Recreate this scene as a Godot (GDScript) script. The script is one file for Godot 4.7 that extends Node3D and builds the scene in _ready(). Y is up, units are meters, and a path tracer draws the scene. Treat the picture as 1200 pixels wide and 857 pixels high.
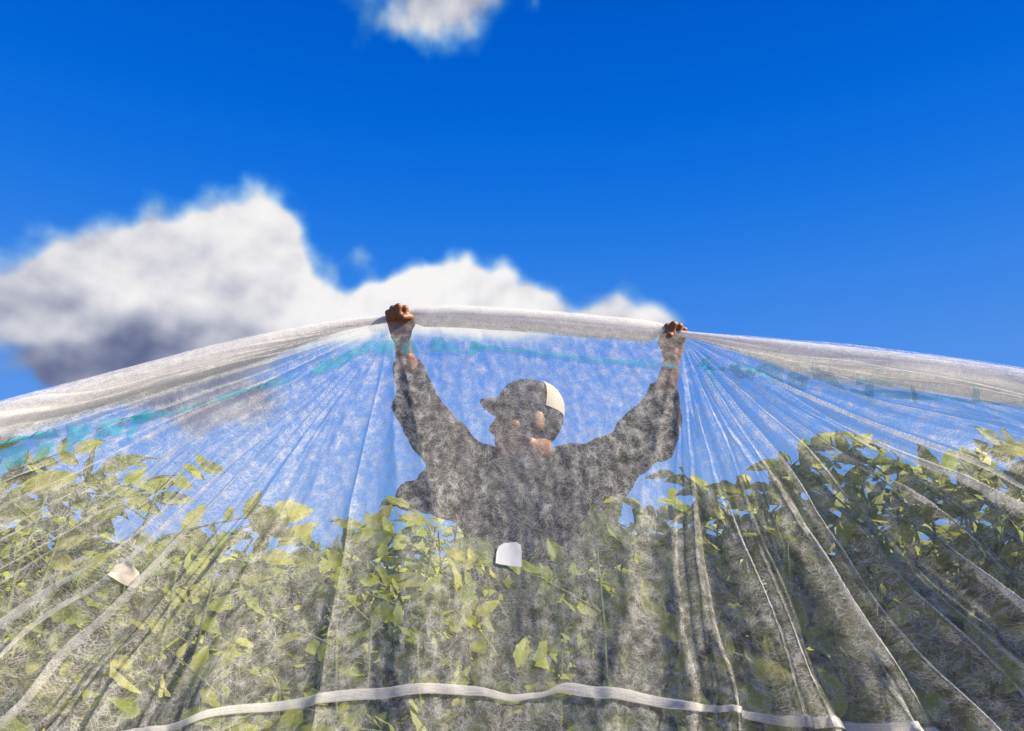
extends Node3D
# A person lifts a white fleece crop cover above tomato plants, blue sky behind. y up, metres.

var rng := RandomNumberGenerator.new()
var taken := {}
var M := {}

# ---------------------------------------------------------------- helpers

func numbered(called: String) -> String:
	if not taken.has(called):
		taken[called] = 0
		return called
	taken[called] += 1
	return "%s_%03d" % [called, taken[called]]

func tag(o: Node3D, label: String, category: String, group := "", kind := "") -> void:
	if label: o.set_meta("label", label)
	if category: o.set_meta("category", category)
	if group: o.set_meta("group", group)
	if kind: o.set_meta("kind", kind)

func thing(called: String, label: String, category: String, at := Vector3.ZERO, group := "") -> Node3D:
	var o := Node3D.new()
	o.name = numbered(called)
	add_child(o, true)
	o.position = at
	tag(o, label, category, group)
	return o

func part(called: String, mesh: Mesh, mat: Material, parent: Node3D) -> MeshInstance3D:
	var o := MeshInstance3D.new()
	o.name = called
	o.mesh = mesh
	o.material_override = mat
	parent.add_child(o, true)
	return o

func array_mesh(v: PackedVector3Array, n: PackedVector3Array, uv: PackedVector2Array, idx: PackedInt32Array, col := PackedColorArray()) -> ArrayMesh:
	var a := []
	a.resize(Mesh.ARRAY_MAX)
	a[Mesh.ARRAY_VERTEX] = v
	a[Mesh.ARRAY_NORMAL] = n
	if uv.size(): a[Mesh.ARRAY_TEX_UV] = uv
	if col.size(): a[Mesh.ARRAY_COLOR] = col
	a[Mesh.ARRAY_INDEX] = idx
	var m := ArrayMesh.new()
	m.add_surface_from_arrays(Mesh.PRIMITIVE_TRIANGLES, a)
	return m

func lin(r: float, g: float, b: float, a := 1.0) -> Color:
	var c := Color(r, g, b).linear_to_srgb()
	c.a = a
	return c

func mat(color: Color, rough := 0.85, back := Color.BLACK) -> StandardMaterial3D:
	var m := StandardMaterial3D.new()
	m.albedo_color = color
	m.roughness = rough
	m.metallic_specular = 0.3
	m.cull_mode = BaseMaterial3D.CULL_DISABLED
	if back != Color.BLACK:
		m.backlight_enabled = true
		m.backlight = back
	return m

func noise_tex(freq: float, lo: Color, hi: Color, octaves := 4, size := 512, seed_ := 1) -> NoiseTexture2D:
	var f := FastNoiseLite.new()
	f.seed = seed_
	f.frequency = freq
	f.fractal_octaves = octaves
	var t := NoiseTexture2D.new()
	t.width = size
	t.height = size
	t.seamless = true
	t.noise = f
	var g := Gradient.new()
	g.set_color(0, lo)
	g.set_color(1, hi)
	t.color_ramp = g
	return t

# grid of points -> mesh; columns x rows, pos[row * cols + col]
func grid_mesh(pos: PackedVector3Array, nor: PackedVector3Array, uv: PackedVector2Array, cols: int, rows: int, col := PackedColorArray()) -> ArrayMesh:
	var idx := PackedInt32Array()
	idx.resize((cols - 1) * (rows - 1) * 6)
	var k := 0
	for r in rows - 1:
		for c in cols - 1:
			var i := r * cols + c
			idx[k] = i; idx[k + 1] = i + 1; idx[k + 2] = i + cols
			idx[k + 3] = i + 1; idx[k + 4] = i + cols + 1; idx[k + 5] = i + cols
			k += 6
	return array_mesh(pos, nor, uv, idx, col)

func grid_normals(pos: PackedVector3Array, cols: int, rows: int) -> PackedVector3Array:
	var nor := PackedVector3Array()
	nor.resize(pos.size())
	for r in rows:
		var r0 := maxi(r - 1, 0) * cols
		var r1 := mini(r + 1, rows - 1) * cols
		for c in cols:
			var a := pos[r * cols + mini(c + 1, cols - 1)] - pos[r * cols + maxi(c - 1, 0)]
			var b := pos[r1 + c] - pos[r0 + c]
			nor[r * cols + c] = b.cross(a).normalized()
	return nor

func tube(points: Array, radii: Array, sides := 6) -> ArrayMesh:
	var pos := PackedVector3Array()
	var nor := PackedVector3Array()
	var uv := PackedVector2Array()
	var cols := sides + 1
	var along := 0.0
	for i in points.size():
		var p: Vector3 = points[i]
		var d: Vector3 = (points[mini(i + 1, points.size() - 1)] - points[maxi(i - 1, 0)]).normalized()
		var s := d.cross(Vector3(0.31, 0.1, 0.94)).normalized()
		var t := s.cross(d)
		if i > 0: along += p.distance_to(points[i - 1])
		for k in cols:
			var a := TAU * k / sides
			var n := s * cos(a) + t * sin(a)
			pos.append(p + n * radii[i])
			nor.append(n)
			uv.append(Vector2(float(k) / sides, along))
	return grid_mesh(pos, nor, uv, cols, points.size())

# ---------------------------------------------------------------- sky

# clouds: lumps [azimuth, elevation, half width, half height, weight, brightness] in degrees
func make_sky() -> ImageTexture:
	var w := 4096
	var h := 2048
	var im := Image.create(w, h, false, Image.FORMAT_RGBA8)
	var stops := [[0.0, Color8(128, 170, 232)], [8.0, Color8(104, 158, 234)], [14.0, Color8(82, 146, 234)], [20.0, Color8(56, 132, 231)], [26.0, Color8(26, 117, 226)], [32.0, Color8(4, 104, 217)], [40.0, Color8(0, 90, 201)], [60.0, Color8(0, 70, 170)], [90.0, Color8(0, 56, 145)]]
	for y in h:
		var el := 90.0 - 180.0 * (y + 0.5) / h
		var c := Color8(112, 118, 96)
		if el > 0.0:
			for i in stops.size() - 1:
				if el >= stops[i][0] and el <= stops[i + 1][0]:
					var t: float = (el - stops[i][0]) / (stops[i + 1][0] - stops[i][0])
					c = stops[i][1].lerp(stops[i + 1][1], t)
		im.fill_rect(Rect2i(0, y, w, 1), c)
	var n1 := FastNoiseLite.new()
	n1.seed = 11; n1.frequency = 0.10; n1.fractal_octaves = 5; n1.fractal_gain = 0.44
	var n2 := FastNoiseLite.new()
	n2.seed = 23; n2.frequency = 0.24; n2.fractal_octaves = 2; n2.fractal_gain = 0.4
	var big := [
		[-38.0, 15.4, 4.0, 2.0, 1.0, 0.76], [-33.6, 17.0, 3.2, 1.8, 1.0, 0.82], [-30.6, 18.8, 3.0, 2.0, 1.0, 0.85], [-27.3, 20.4, 3.0, 2.1, 1.0, 0.87], [-24.2, 21.6, 3.0, 2.1, 1.0, 0.90],
		[-20.6, 23.9, 2.7, 2.3, 1.0, 0.94], [-18.0, 22.6, 2.5, 2.3, 1.0, 0.90], [-17.2, 20.3, 1.9, 2.0, 0.9, 0.84], [-22.0, 20.0, 4.5, 2.4, 1.0, 0.84], [-27.7, 18.6, 4.0, 2.0, 1.0, 0.78],
		[-19.2, 18.6, 3.4, 2.2, 1.0, 0.82], [-33.5, 16.3, 4.5, 1.1, 1.3, 0.58], [-31.2, 14.9, 2.6, 0.9, 0.8, 0.84], [-27.6, 16.5, 3.2, 1.0, 0.8, 0.72],
		[-28.0, 13.2, 4.2, 1.3, 1.2, 0.50], [-24.0, 14.8, 3.8, 1.6, 1.4, 0.53], [-20.4, 15.6, 3.0, 1.4, 1.1, 0.64], [-30.6, 12.6, 2.0, 0.9, 0.8, 0.54], [-22.0, 11.8, 5.0, 1.8, 1.2, 0.54],
		[-16.2, 17.3, 3.2, 1.9, 1.0, 0.93], [-12.9, 18.2, 3.0, 1.7, 1.0, 0.96], [-9.6, 19.4, 2.7, 1.8, 1.0, 0.98], [-6.5, 20.6, 2.5, 1.7, 1.0, 0.99], [-3.6, 21.2, 2.2, 1.5, 1.0, 1.0],
		[-0.6, 20.2, 2.0, 1.7, 0.95, 0.93], [1.6, 19.3, 1.8, 1.6, 0.8, 0.88], [-4.0, 18.4, 6.0, 1.8, 1.0, 0.97], [5.4, 18.4, 2.4, 1.3, 0.6, 0.84], [8.6, 19.0, 2.1, 1.4, 0.62, 0.84], [10.8, 18.0, 1.7, 1.1, 0.55, 0.80], [7.0, 17.4, 4.0, 1.0, 0.5, 0.84],
		[-12.0, 22.2, 1.1, 0.5, 0.36, 0.82], [-13.9, 21.6, 0.7, 0.8, 0.32, 0.82],
	]
	paint_cloud(im, big, Rect2(-44, 6, 60, 25), n1, n2)
	var top := [[-9.2, 40.2, 4.6, 2.6, 0.56, 0.74], [-5.0, 40.4, 3.6, 2.4, 0.56, 0.74], [-6.6, 38.4, 3.6, 1.7, 0.50, 0.72], [-2.4, 41.0, 2.4, 1.8, 0.48, 0.70], [2.0, 40.4, 0.9, 1.1, 0.36, 0.66]]
	paint_cloud(im, top, Rect2(-17, 34, 24, 13), n1, n2)
	# the same kind of broken cumulus goes on round the sky
	var r := RandomNumberGenerator.new()
	r.seed = 5
	for k in 22:
		var az := 52.0 + k * 12.2 + r.randf_range(-3, 3)
		var el := r.randf_range(14, 44)
		var lumps := []
		for j in 9:
			var b := r.randf()
			lumps.append([az + r.randf_range(-6, 6), el + r.randf_range(-2.2, 2.2), r.randf_range(2, 4), r.randf_range(1.2, 2.4), 0.9, 0.6 + 0.4 * b])
		paint_cloud(im, lumps, Rect2(az - 13, el - 7, 26, 14), n1, n2, 2)
	return ImageTexture.create_from_image(im)

func paint_cloud(im: Image, lumps: Array, box: Rect2, n1: FastNoiseLite, n2: FastNoiseLite, _step := 1) -> void:
	var w := im.get_width()
	var h := im.get_height()
	var x0 := int(box.position.x / 360.0 * w)
	var x1 := int(box.end.x / 360.0 * w)
	var y0 := int((90.0 - box.end.y) / 180.0 * h)
	var y1 := int((90.0 - box.position.y) / 180.0 * h)
	var q := PackedFloat32Array()
	for l in lumps: q.append_array(PackedFloat32Array(l))
	for y in range(y0, y1):
		var el := 90.0 - 180.0 * (y + 0.5) / h
		for x in range(x0, x1):
			var az := 360.0 * (x + 0.5) / w
			var wx := az + 0.8 * n2.get_noise_2d(az, el)
			var wy := el + 0.8 * n2.get_noise_2d(az + 90.0, el - 40.0)
			var dens := 0.0
			var bright := 0.0
			for i in range(0, q.size(), 6):
				var dx := (wx - q[i]) / q[i + 2]
				var dy := (wy - q[i + 1]) / q[i + 3]
				var d2 := dx * dx + dy * dy
				if d2 < 5.0:
					var g := q[i + 4] * exp(-d2 * 0.9)
					dens += g
					bright += g * q[i + 5]
			if dens < 0.05: continue
			bright /= dens
			var f := n1.get_noise_2d(az * 2.0, el * 2.2)
			var s := n1.get_noise_2d(az * 2.0 - 0.9, el * 2.2 + 1.4)
			var a := smoothstep(0.16, 0.92, dens * 1.0 + f * 0.32)
			if a <= 0.004: continue
			a = minf(a, 0.985)
			bright = clampf(bright - 0.03 + (f - s) * 0.13 + 0.10 * n2.get_noise_2d(az * 0.7 + 20.0, el * 0.9), 0.2, 1.0)
			var c := Color8(80, 90, 130).lerp(Color8(252, 249, 247), smoothstep(0.22, 1.0, bright))
			var xi := posmod(x, w)
			im.set_pixel(xi, y, im.get_pixel(xi, y).lerp(c, a))

# ---------------------------------------------------------------- the cover

const TOP := [[-2.6, 0.62, -1.34], [-2.1, 1.0, -1.42], [-1.7, 1.25, -1.50], [-1.354, 1.43, -1.62], [-1.149, 1.531, -1.72], [-1.0, 1.606, -1.80], [-0.825, 1.685, -1.87], [-0.627, 1.757, -1.93], [-0.453, 1.806, -1.975], [-0.318, 1.828, -1.995], [-0.235, 1.853, -1.995], [0.0, 1.844, -1.99], [0.227, 1.822, -1.985], [0.386, 1.803, -1.985], [0.446, 1.776, -1.975], [0.658, 1.745, -1.93], [0.849, 1.706, -1.87], [1.018, 1.659, -1.80], [1.162, 1.606, -1.72], [1.374, 1.521, -1.62], [1.75, 1.36, -1.50], [2.15, 1.12, -1.42], [2.6, 0.78, -1.34]]
const GRIP_A := Vector3(-0.318, 1.806, -1.99)
const GRIP_B := Vector3(0.440, 1.762, -1.975)
const DROP := 0.957
const LEAN := 0.29
const COLS := 1100
const ROWS := 400
var sheet_pos: PackedVector3Array
var sheet_nor: PackedVector3Array
var fold_tables := []
var wob := FastNoiseLite.new()

func top_at(x: float) -> Vector2:
	# height and depth of the cover's top edge at x
	var i := 0
	while i < TOP.size() - 2 and TOP[i + 1][0] < x: i += 1
	var a: Array = TOP[i]
	var b: Array = TOP[i + 1]
	var z: Array = TOP[maxi(i - 1, 0)]
	var c: Array = TOP[mini(i + 2, TOP.size() - 1)]
	var w: float = b[0] - a[0]
	var t: float = clampf((x - a[0]) / w, 0.0, 1.0)
	var out := [0.0, 0.0]
	for k in 2:
		var ma: float = (b[k + 1] - z[k + 1]) / maxf(b[0] - z[0], 0.01) * w
		var mb: float = (c[k + 1] - a[k + 1]) / maxf(c[0] - a[0], 0.01) * w
		var t2 := t * t
		var t3 := t2 * t
		out[k] = (2 * t3 - 3 * t2 + 1) * a[k + 1] + (t3 - 2 * t2 + t) * ma + (3 * t2 - 2 * t3) * b[k + 1] + (t3 - t2) * mb
	return Vector2(out[0], out[1])

func roll_half(x: float) -> float:
	# half height of the rolled upper edge: squeezed in the two fists
	if x < GRIP_A.x:
		return lerpf(0.012, 0.050, smoothstep(0.0, 0.5, GRIP_A.x - x))
	if x > GRIP_B.x:
		return lerpf(0.010, 0.052, smoothstep(0.0, 0.36, x - GRIP_B.x))
	var e := minf(x - GRIP_A.x, GRIP_B.x - x)
	return lerpf(0.014, 0.034, smoothstep(0.02, 0.09, e))

func sheet_front_z(x: float, y: float) -> float:
	var t := top_at(x)
	var h := roll_half(x)
	return t.y + 0.4 * h + LEAN * maxf(0.0, t.x - h - y) / DROP

func fold_table(pleats: Array, pull: float, from: float, to: float, scales: Array, seed_: int) -> PackedVector2Array:
	# rows of distance (0.05 m), columns of angle (0.25 degrees): x = rise over distance, y = sideways pull
	var out := PackedVector2Array()
	out.resize(50 * 764)
	var nz := FastNoiseLite.new()
	nz.seed = seed_; nz.frequency = 1.0; nz.fractal_type = FastNoiseLite.FRACTAL_NONE
	for j in 50:
		var r := j * 0.05
		var start := smoothstep(0.02, 0.14, r)
		# gathered cloth: creases of several widths side by side, finer ones die out first
		for i in 764:
			var th := i * 0.25 - 95.0
			var inside := smoothstep(from - 6.0, from + 6.0, th) * (1.0 - smoothstep(to - 8.0, to + 8.0, th))
			if inside <= 0.0: continue
			var sum := 0.0
			for q in scales:   # [degrees from crease to crease, steepness, length]
				var w := nz.get_noise_2d(th / q[0] * 1.6, r * 0.9 + q[0] * 37.0)
				var crest := 1.0 - sqrt(w * w + 0.035) * 1.7
				sum += q[1] * deg_to_rad(q[0]) * crest * (1.0 - 0.7 * smoothstep(q[2] * 0.5, q[2], r))
			out[j * 764 + i].x += maxf(0.0, sum) * inside * start
		for p in pleats:
			var c: float = p[0] + 0.9 * sin(r * 3.1 + p[4]) * minf(1.0, r)
			var wd: float = p[1]
			var env: float = start * (1.0 - smoothstep(p[3] * 0.55, p[3], r))
			if env <= 0.0: continue
			var i0 := maxi(0, int((c - 3.2 * wd + 95.0) * 4.0))
			var i1 := mini(763, int((c + 3.2 * wd + 95.0) * 4.0))
			for i in range(i0, i1 + 1):
				var q := (i * 0.25 - 95.0 - c) / wd
				var g: float = exp(-q * q) * env * p[2]
				out[j * 764 + i] += Vector2(g * deg_to_rad(wd), -q * g * deg_to_rad(wd) * pull)
	return out

func folds_at(k: int, g: Vector3, x: float, y: float) -> Vector3:
	var dx := x - g.x
	var dy := g.y - y
	var r := sqrt(dx * dx + dy * dy)
	var th := rad_to_deg(atan2(dx, dy)) + 1.6 * wob.get_noise_2d(x * 2.3 + 50.0, y * 2.3) * minf(1.0, r * 2.0)
	if absf(th) > 94.0: return Vector3.ZERO
	var fi := (th + 95.0) * 4.0
	var fj := minf(r / 0.05, 48.99)
	var i := int(fi)
	var j := int(fj)
	var u := fi - i
	var v := fj - j
	var t: PackedVector2Array = fold_tables[k]
	var a := t[j * 764 + i].lerp(t[j * 764 + i + 1], u)
	var b := t[(j + 1) * 764 + i].lerp(t[(j + 1) * 764 + i + 1], u)
	var s := a.lerp(b, v) * r
	# sideways pull runs across the fold
	return Vector3(s.y * dy / maxf(r, 0.01), s.y * dx / maxf(r, 0.01), s.x)

func make_folds() -> void:
	var r := RandomNumberGenerator.new()
	r.seed = 41
	# each pleat: [angle from straight down, width, steepness, length, phase]
	var left := []
	for q in [[-5.0, 1.2, 0.6, 2.2], [-33.0, 0.9, 1.1, 2.4], [-36.5, 1.2, 1.0, 2.4], [-40.0, 0.8, 1.2, 2.0], [-54.0, 1.0, 1.2, 2.4], [-63.0, 0.8, 1.0, 2.0], [-16.0, 3.5, 0.30, 1.5], [6.0, 3.0, 0.3, 0.9], [16.0, 4.0, 0.25, 0.8]]:
		left.append([q[0], q[1], q[2], q[3], r.randf() * TAU])
	for k in 16:
		left.append([-80.0 + k * 3.4 + r.randf_range(-1.4, 1.4), r.randf_range(0.45, 0.9), r.randf_range(0.6, 1.3), r.randf_range(0.8, 2.4), r.randf() * TAU])
	var right := []
	for q in [[-17.0, 3.0, 0.35, 1.8], [-7.5, 2.6, 0.5, 2.0], [41.5, 0.8, 1.0, 1.8], [47.5, 0.9, 1.4, 2.4], [66.0, 0.8, 1.1, 1.6]]:
		right.append([q[0], q[1], q[2], q[3], r.randf() * TAU])
	fold_tables = [
		fold_table(left, 1.25, -88.0, -24.0, [[10.0, 0.24, 4.0], [4.5, 0.34, 3.0], [2.2, 0.30, 2.2]], 5),
		fold_table(right, 0.8, -4.0, 74.0, [[15.0, 0.42, 6.0], [8.0, 0.38, 5.0], [3.5, 0.10, 1.4]], 9)]

func make_fibre_texture() -> ImageTexture:
	# spun-bonded fleece: thousands of fine threads laid at random in swirls; alpha is how much of the web they fill
	var n := 1536
	var cov := PackedFloat32Array()
	cov.resize(n * n)
	cov.fill(0.115)
	var r := RandomNumberGenerator.new()
	r.seed = 77
	var dirs := FastNoiseLite.new()
	dirs.seed = 3; dirs.frequency = 0.0075; dirs.fractal_octaves = 2
	var clump := FastNoiseLite.new()
	clump.seed = 8; clump.frequency = 0.014; clump.fractal_octaves = 4
	var last := n - 1
	for k in 220000:
		var x := r.randf() * n
		var y := r.randf() * n
		var e := clampf(minf(minf(x, n - x), minf(y, n - y)) / 160.0, 0.0, 1.0)   # the pattern closes on itself at the tile's edge
		var f := clump.get_noise_2d(x, y) * e
		if r.randf() > 0.42 + 1.0 * f: continue
		var ang := dirs.get_noise_2d(x, y) * e * 8.0 + r.randfn(0.0, 0.75)
		var bend := r.randfn(0.0, 0.012)
		var s := absf(r.randfn(0.0, 0.115)) + 0.035
		var length := int(8.0 + 70.0 * pow(r.randf(), 2.2))
		for i in length:
			x += cos(ang)
			y += sin(ang)
			ang += bend
			var xi := posmod(int(x), n)
			var at := posmod(int(y), n) * n + xi
			cov[at] += s * (1.0 - cov[at])
			if xi < last: cov[at + 1] += 0.7 * s * (1.0 - cov[at + 1])
	var px := PackedByteArray()
	px.resize(n * n * 4)
	var total := 0.0
	for i in n * n:
		px[i * 4] = 240
		px[i * 4 + 1] = 238
		px[i * 4 + 2] = 236
		var c := minf(1.0, cov[i])
		total += c
		px[i * 4 + 3] = int(c * 255.0)
	print("mean fibre cover ", total / (n * n))
	return ImageTexture.create_from_image(Image.create_from_data(n, n, false, Image.FORMAT_RGBA8, px))

const TILE := 0.66

func build_cover() -> void:
	wob.seed = 19; wob.frequency = 1.0; wob.fractal_octaves = 2
	make_folds()
	var fibre := make_fibre_texture()
	var m := StandardMaterial3D.new()
	m.albedo_texture = fibre
	m.transparency = BaseMaterial3D.TRANSPARENCY_ALPHA
	m.roughness = 0.9
	m.metallic_specular = 0.2
	m.cull_mode = BaseMaterial3D.CULL_DISABLED
	m.vertex_color_use_as_albedo = true
	m.backlight_enabled = true
	m.backlight = lin(0.7, 0.7, 0.7)
	M.fleece = m
	var cover := thing("crop_cover", "white see-through fleece crop cover stretched between raised fists over the tomato plants", "crop cover", Vector3.ZERO)
	# sheet
	var pos := PackedVector3Array()
	var uv := PackedVector2Array()
	var col := PackedColorArray()
	pos.resize(COLS * ROWS)
	uv.resize(COLS * ROWS)
	col.resize(COLS * ROWS)
	var web := FastNoiseLite.new()
	web.seed = 4; web.frequency = 7.0; web.fractal_octaves = 3
	for c in COLS:
		var x := sheet_x(c)
		var t := top_at(x)
		var h := roll_half(x)
		var y0 := t.x - h
		var z0 := t.y + 0.42 * h + 0.004
		var vmax := (y0 - 0.02) / DROP
		for r in ROWS:
			var v := vmax * pow(float(r) / (ROWS - 1), 1.35)
			var y := y0 - v * DROP
			var z := z0 + v * LEAN
			var loose := smoothstep(0.0, 0.5, v)
			var d := (0.022 * wob.get_noise_2d(x * 1.7, y * 0.7) + 0.022) * loose
			d += 0.013 * loose * (wob.get_noise_2d(x * 6.0 + 30.0, y * 0.8) + 0.5) * smoothstep(0.3, 1.1, v)
			d += 0.002 * wob.get_noise_2d(x * 24.0, y * 13.0) * smoothstep(0.0, 0.1, v)
			var fa := folds_at(0, GRIP_A, x, y)
			var fb := folds_at(1, GRIP_B, x, y)
			var f := fa + fb
			d += minf(f.z, 0.16)
			pos[r * COLS + c] = Vector3(x + f.x, y + f.y + d * 0.25, z + d * 0.96)
			uv[r * COLS + c] = Vector2(x, v) / TILE
			var thick := clampf(0.92 + 0.20 * web.get_noise_2d(x, v), 0.0, 1.0)
			col[r * COLS + c] = Color(1, 1, 1, thick)
	sheet_pos = pos
	sheet_nor = grid_normals(pos, COLS, ROWS)
	part("sheet", grid_mesh(pos, sheet_nor, uv, COLS, ROWS, col), m, cover)
	# rolled upper edge: the cloth wound on itself, seen as a wide white band
	var n := 320
	var k := 130
	pos = PackedVector3Array(); uv = PackedVector2Array(); col = PackedColorArray()
	for j in k:
		var a := TAU * 6.5 * j / (k - 1) + 0.4
		var shrink := lerpf(1.0, 0.30, float(j) / (k - 1))
		for i in n:
			var x := lerpf(-2.6, 2.6, float(i) / (n - 1))
			var t := top_at(x)
			var h := roll_half(x)
			var crease := 1.0 + 0.26 * wob.get_noise_3d(x * 2.0, a * 0.9, 4.0) + 0.05 * wob.get_noise_3d(x * 14.0, a * 2.5, 9.0)
			var tip := minf(1.0, 1.0 / crease)
			pos.append(Vector3(x, t.x - h + cos(a) * h * shrink * lerpf(crease, tip, maxf(0.0, cos(a))), t.y + sin(a) * h * 0.55 * shrink * crease))
			uv.append(Vector2(x, a * h * 1.2 + 0.3) / TILE)
			col.append(Color(1, 1, 1, 1))
	part("rolled_edge", grid_mesh(pos, grid_normals(pos, n, k), uv, n, k, col), m, cover)
	# hem: a flattened tube of doubled cloth across the sheet
	var hem := [[-1.7, 0.66], [-0.95, 0.80], [-0.705, 0.858], [-0.5, 0.892], [-0.29, 0.912], [-0.16, 0.924], [-0.07, 0.92], [0.0, 0.908], [0.06, 0.914], [0.10, 0.926], [0.17, 0.917], [0.387, 0.886], [0.583, 0.864], [0.82, 0.852], [0.95, 0.825], [1.7, 0.66]]
	var half := [[-1.7, 0.014], [-0.7, 0.011], [-0.3, 0.018], [-0.1, 0.016], [0.0, 0.011], [0.07, 0.008], [0.12, 0.019], [0.25, 0.018], [0.43, 0.010], [0.46, 0.013], [0.55, 0.017], [0.8, 0.015], [0.84, 0.009], [1.7, 0.014]]
	n = 300
	k = 25
	pos = PackedVector3Array(); uv = PackedVector2Array(); col = PackedColorArray()
	for j in k:
		for i in n:
			var x := lerpf(-1.7, 1.7, float(i) / (n - 1))
			var hh := 0.58 * along(half, x)
			var a := TAU * 2.0 * j / (k - 1)
			var p := on_sheet(x, along(hem, x) + cos(a) * hh * lerpf(1.0, 0.9, float(j) / k), 0.003 + 0.0012 * (1.0 + sin(a) * lerpf(1.0, 0.3, float(j) / k)))
			pos.append(p)
			uv.append(Vector2(x, cos(a) * hh + 0.05 * j) / TILE)
			col.append(Color(1, 1, 1, 1))
	part("hem_strip", grid_mesh(pos, grid_normals(pos, n, k), uv, n, k, col), m, cover)
	build_print(cover)

func sheet_x(c: int) -> float:
	# columns lie closer together round the two fists
	var t := 2.0 * c / (COLS - 1) - 1.0
	return 2.6 * (0.62 * t + 0.38 * t * t * t)

func along(path: Array, x: float) -> float:
	for i in path.size() - 1:
		if x <= path[i + 1][0]:
			return lerpf(path[i][1], path[i + 1][1], smoothstep(0.0, 1.0, clampf((x - path[i][0]) / (path[i + 1][0] - path[i][0]), 0.0, 1.0)) * 0.6 + 0.4 * clampf((x - path[i][0]) / (path[i + 1][0] - path[i][0]), 0.0, 1.0))
	return path[-1][1]

func on_sheet(x: float, y: float, off: float) -> Vector3:
	# the point of the built sheet at cloth place (x, y), lifted off it towards its front
	var lo := 0
	var hi := COLS - 1
	while hi - lo > 1:
		var mid := (lo + hi) / 2
		if sheet_x(mid) <= x: lo = mid
		else: hi = mid
	var u := clampf((x - sheet_x(lo)) / (sheet_x(lo + 1) - sheet_x(lo)), 0.0, 1.0)
	var y0 := top_at(x).x - roll_half(x)
	var f := pow(clampf((y0 - y) / (y0 - 0.02), 0.0, 1.0), 1.0 / 1.35) * (ROWS - 1)
	var r := mini(int(f), ROWS - 2)
	var v := f - r
	var i := r * COLS + lo
	var p := sheet_pos[i].lerp(sheet_pos[i + 1], u).lerp(sheet_pos[i + COLS].lerp(sheet_pos[i + COLS + 1], u), v)
	var n := sheet_nor[i].lerp(sheet_nor[i + 1], u).lerp(sheet_nor[i + COLS].lerp(sheet_nor[i + COLS + 1], u), v).normalized()
	if n.z < 0.0: n = -n
	return p + n * off

# a strip of ink on the cloth between two lines of equal length, each [x, y]
func ink_strip(upper: Array, lower: Array, off := 0.003, step := 0.008) -> ArrayMesh:
	var pos := PackedVector3Array()
	var uv := PackedVector2Array()
	var n := 0
	var k := 4
	var tops := []
	var bottoms := []
	for i in upper.size() - 1:
		var a := Vector2(upper[i][0], upper[i][1])
		var b := Vector2(upper[i + 1][0], upper[i + 1][1])
		var c := Vector2(lower[i][0], lower[i][1])
		var d := Vector2(lower[i + 1][0], lower[i + 1][1])
		var parts := maxi(1, int(maxf(a.distance_to(b), c.distance_to(d)) / step))
		for q in parts + (1 if i == upper.size() - 2 else 0):
			tops.append(a.lerp(b, float(q) / parts))
			bottoms.append(c.lerp(d, float(q) / parts))
	n = tops.size()
	for j in k:
		for i in n:
			var p: Vector2 = tops[i].lerp(bottoms[i], float(j) / (k - 1))
			pos.append(on_sheet(p.x, p.y, off))
			uv.append(Vector2(p.x, p.y) / TILE)
	var col := PackedColorArray()
	col.resize(pos.size())
	col.fill(Color.WHITE)
	return grid_mesh(pos, grid_normals(pos, n, k), uv, n, k, col)

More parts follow.
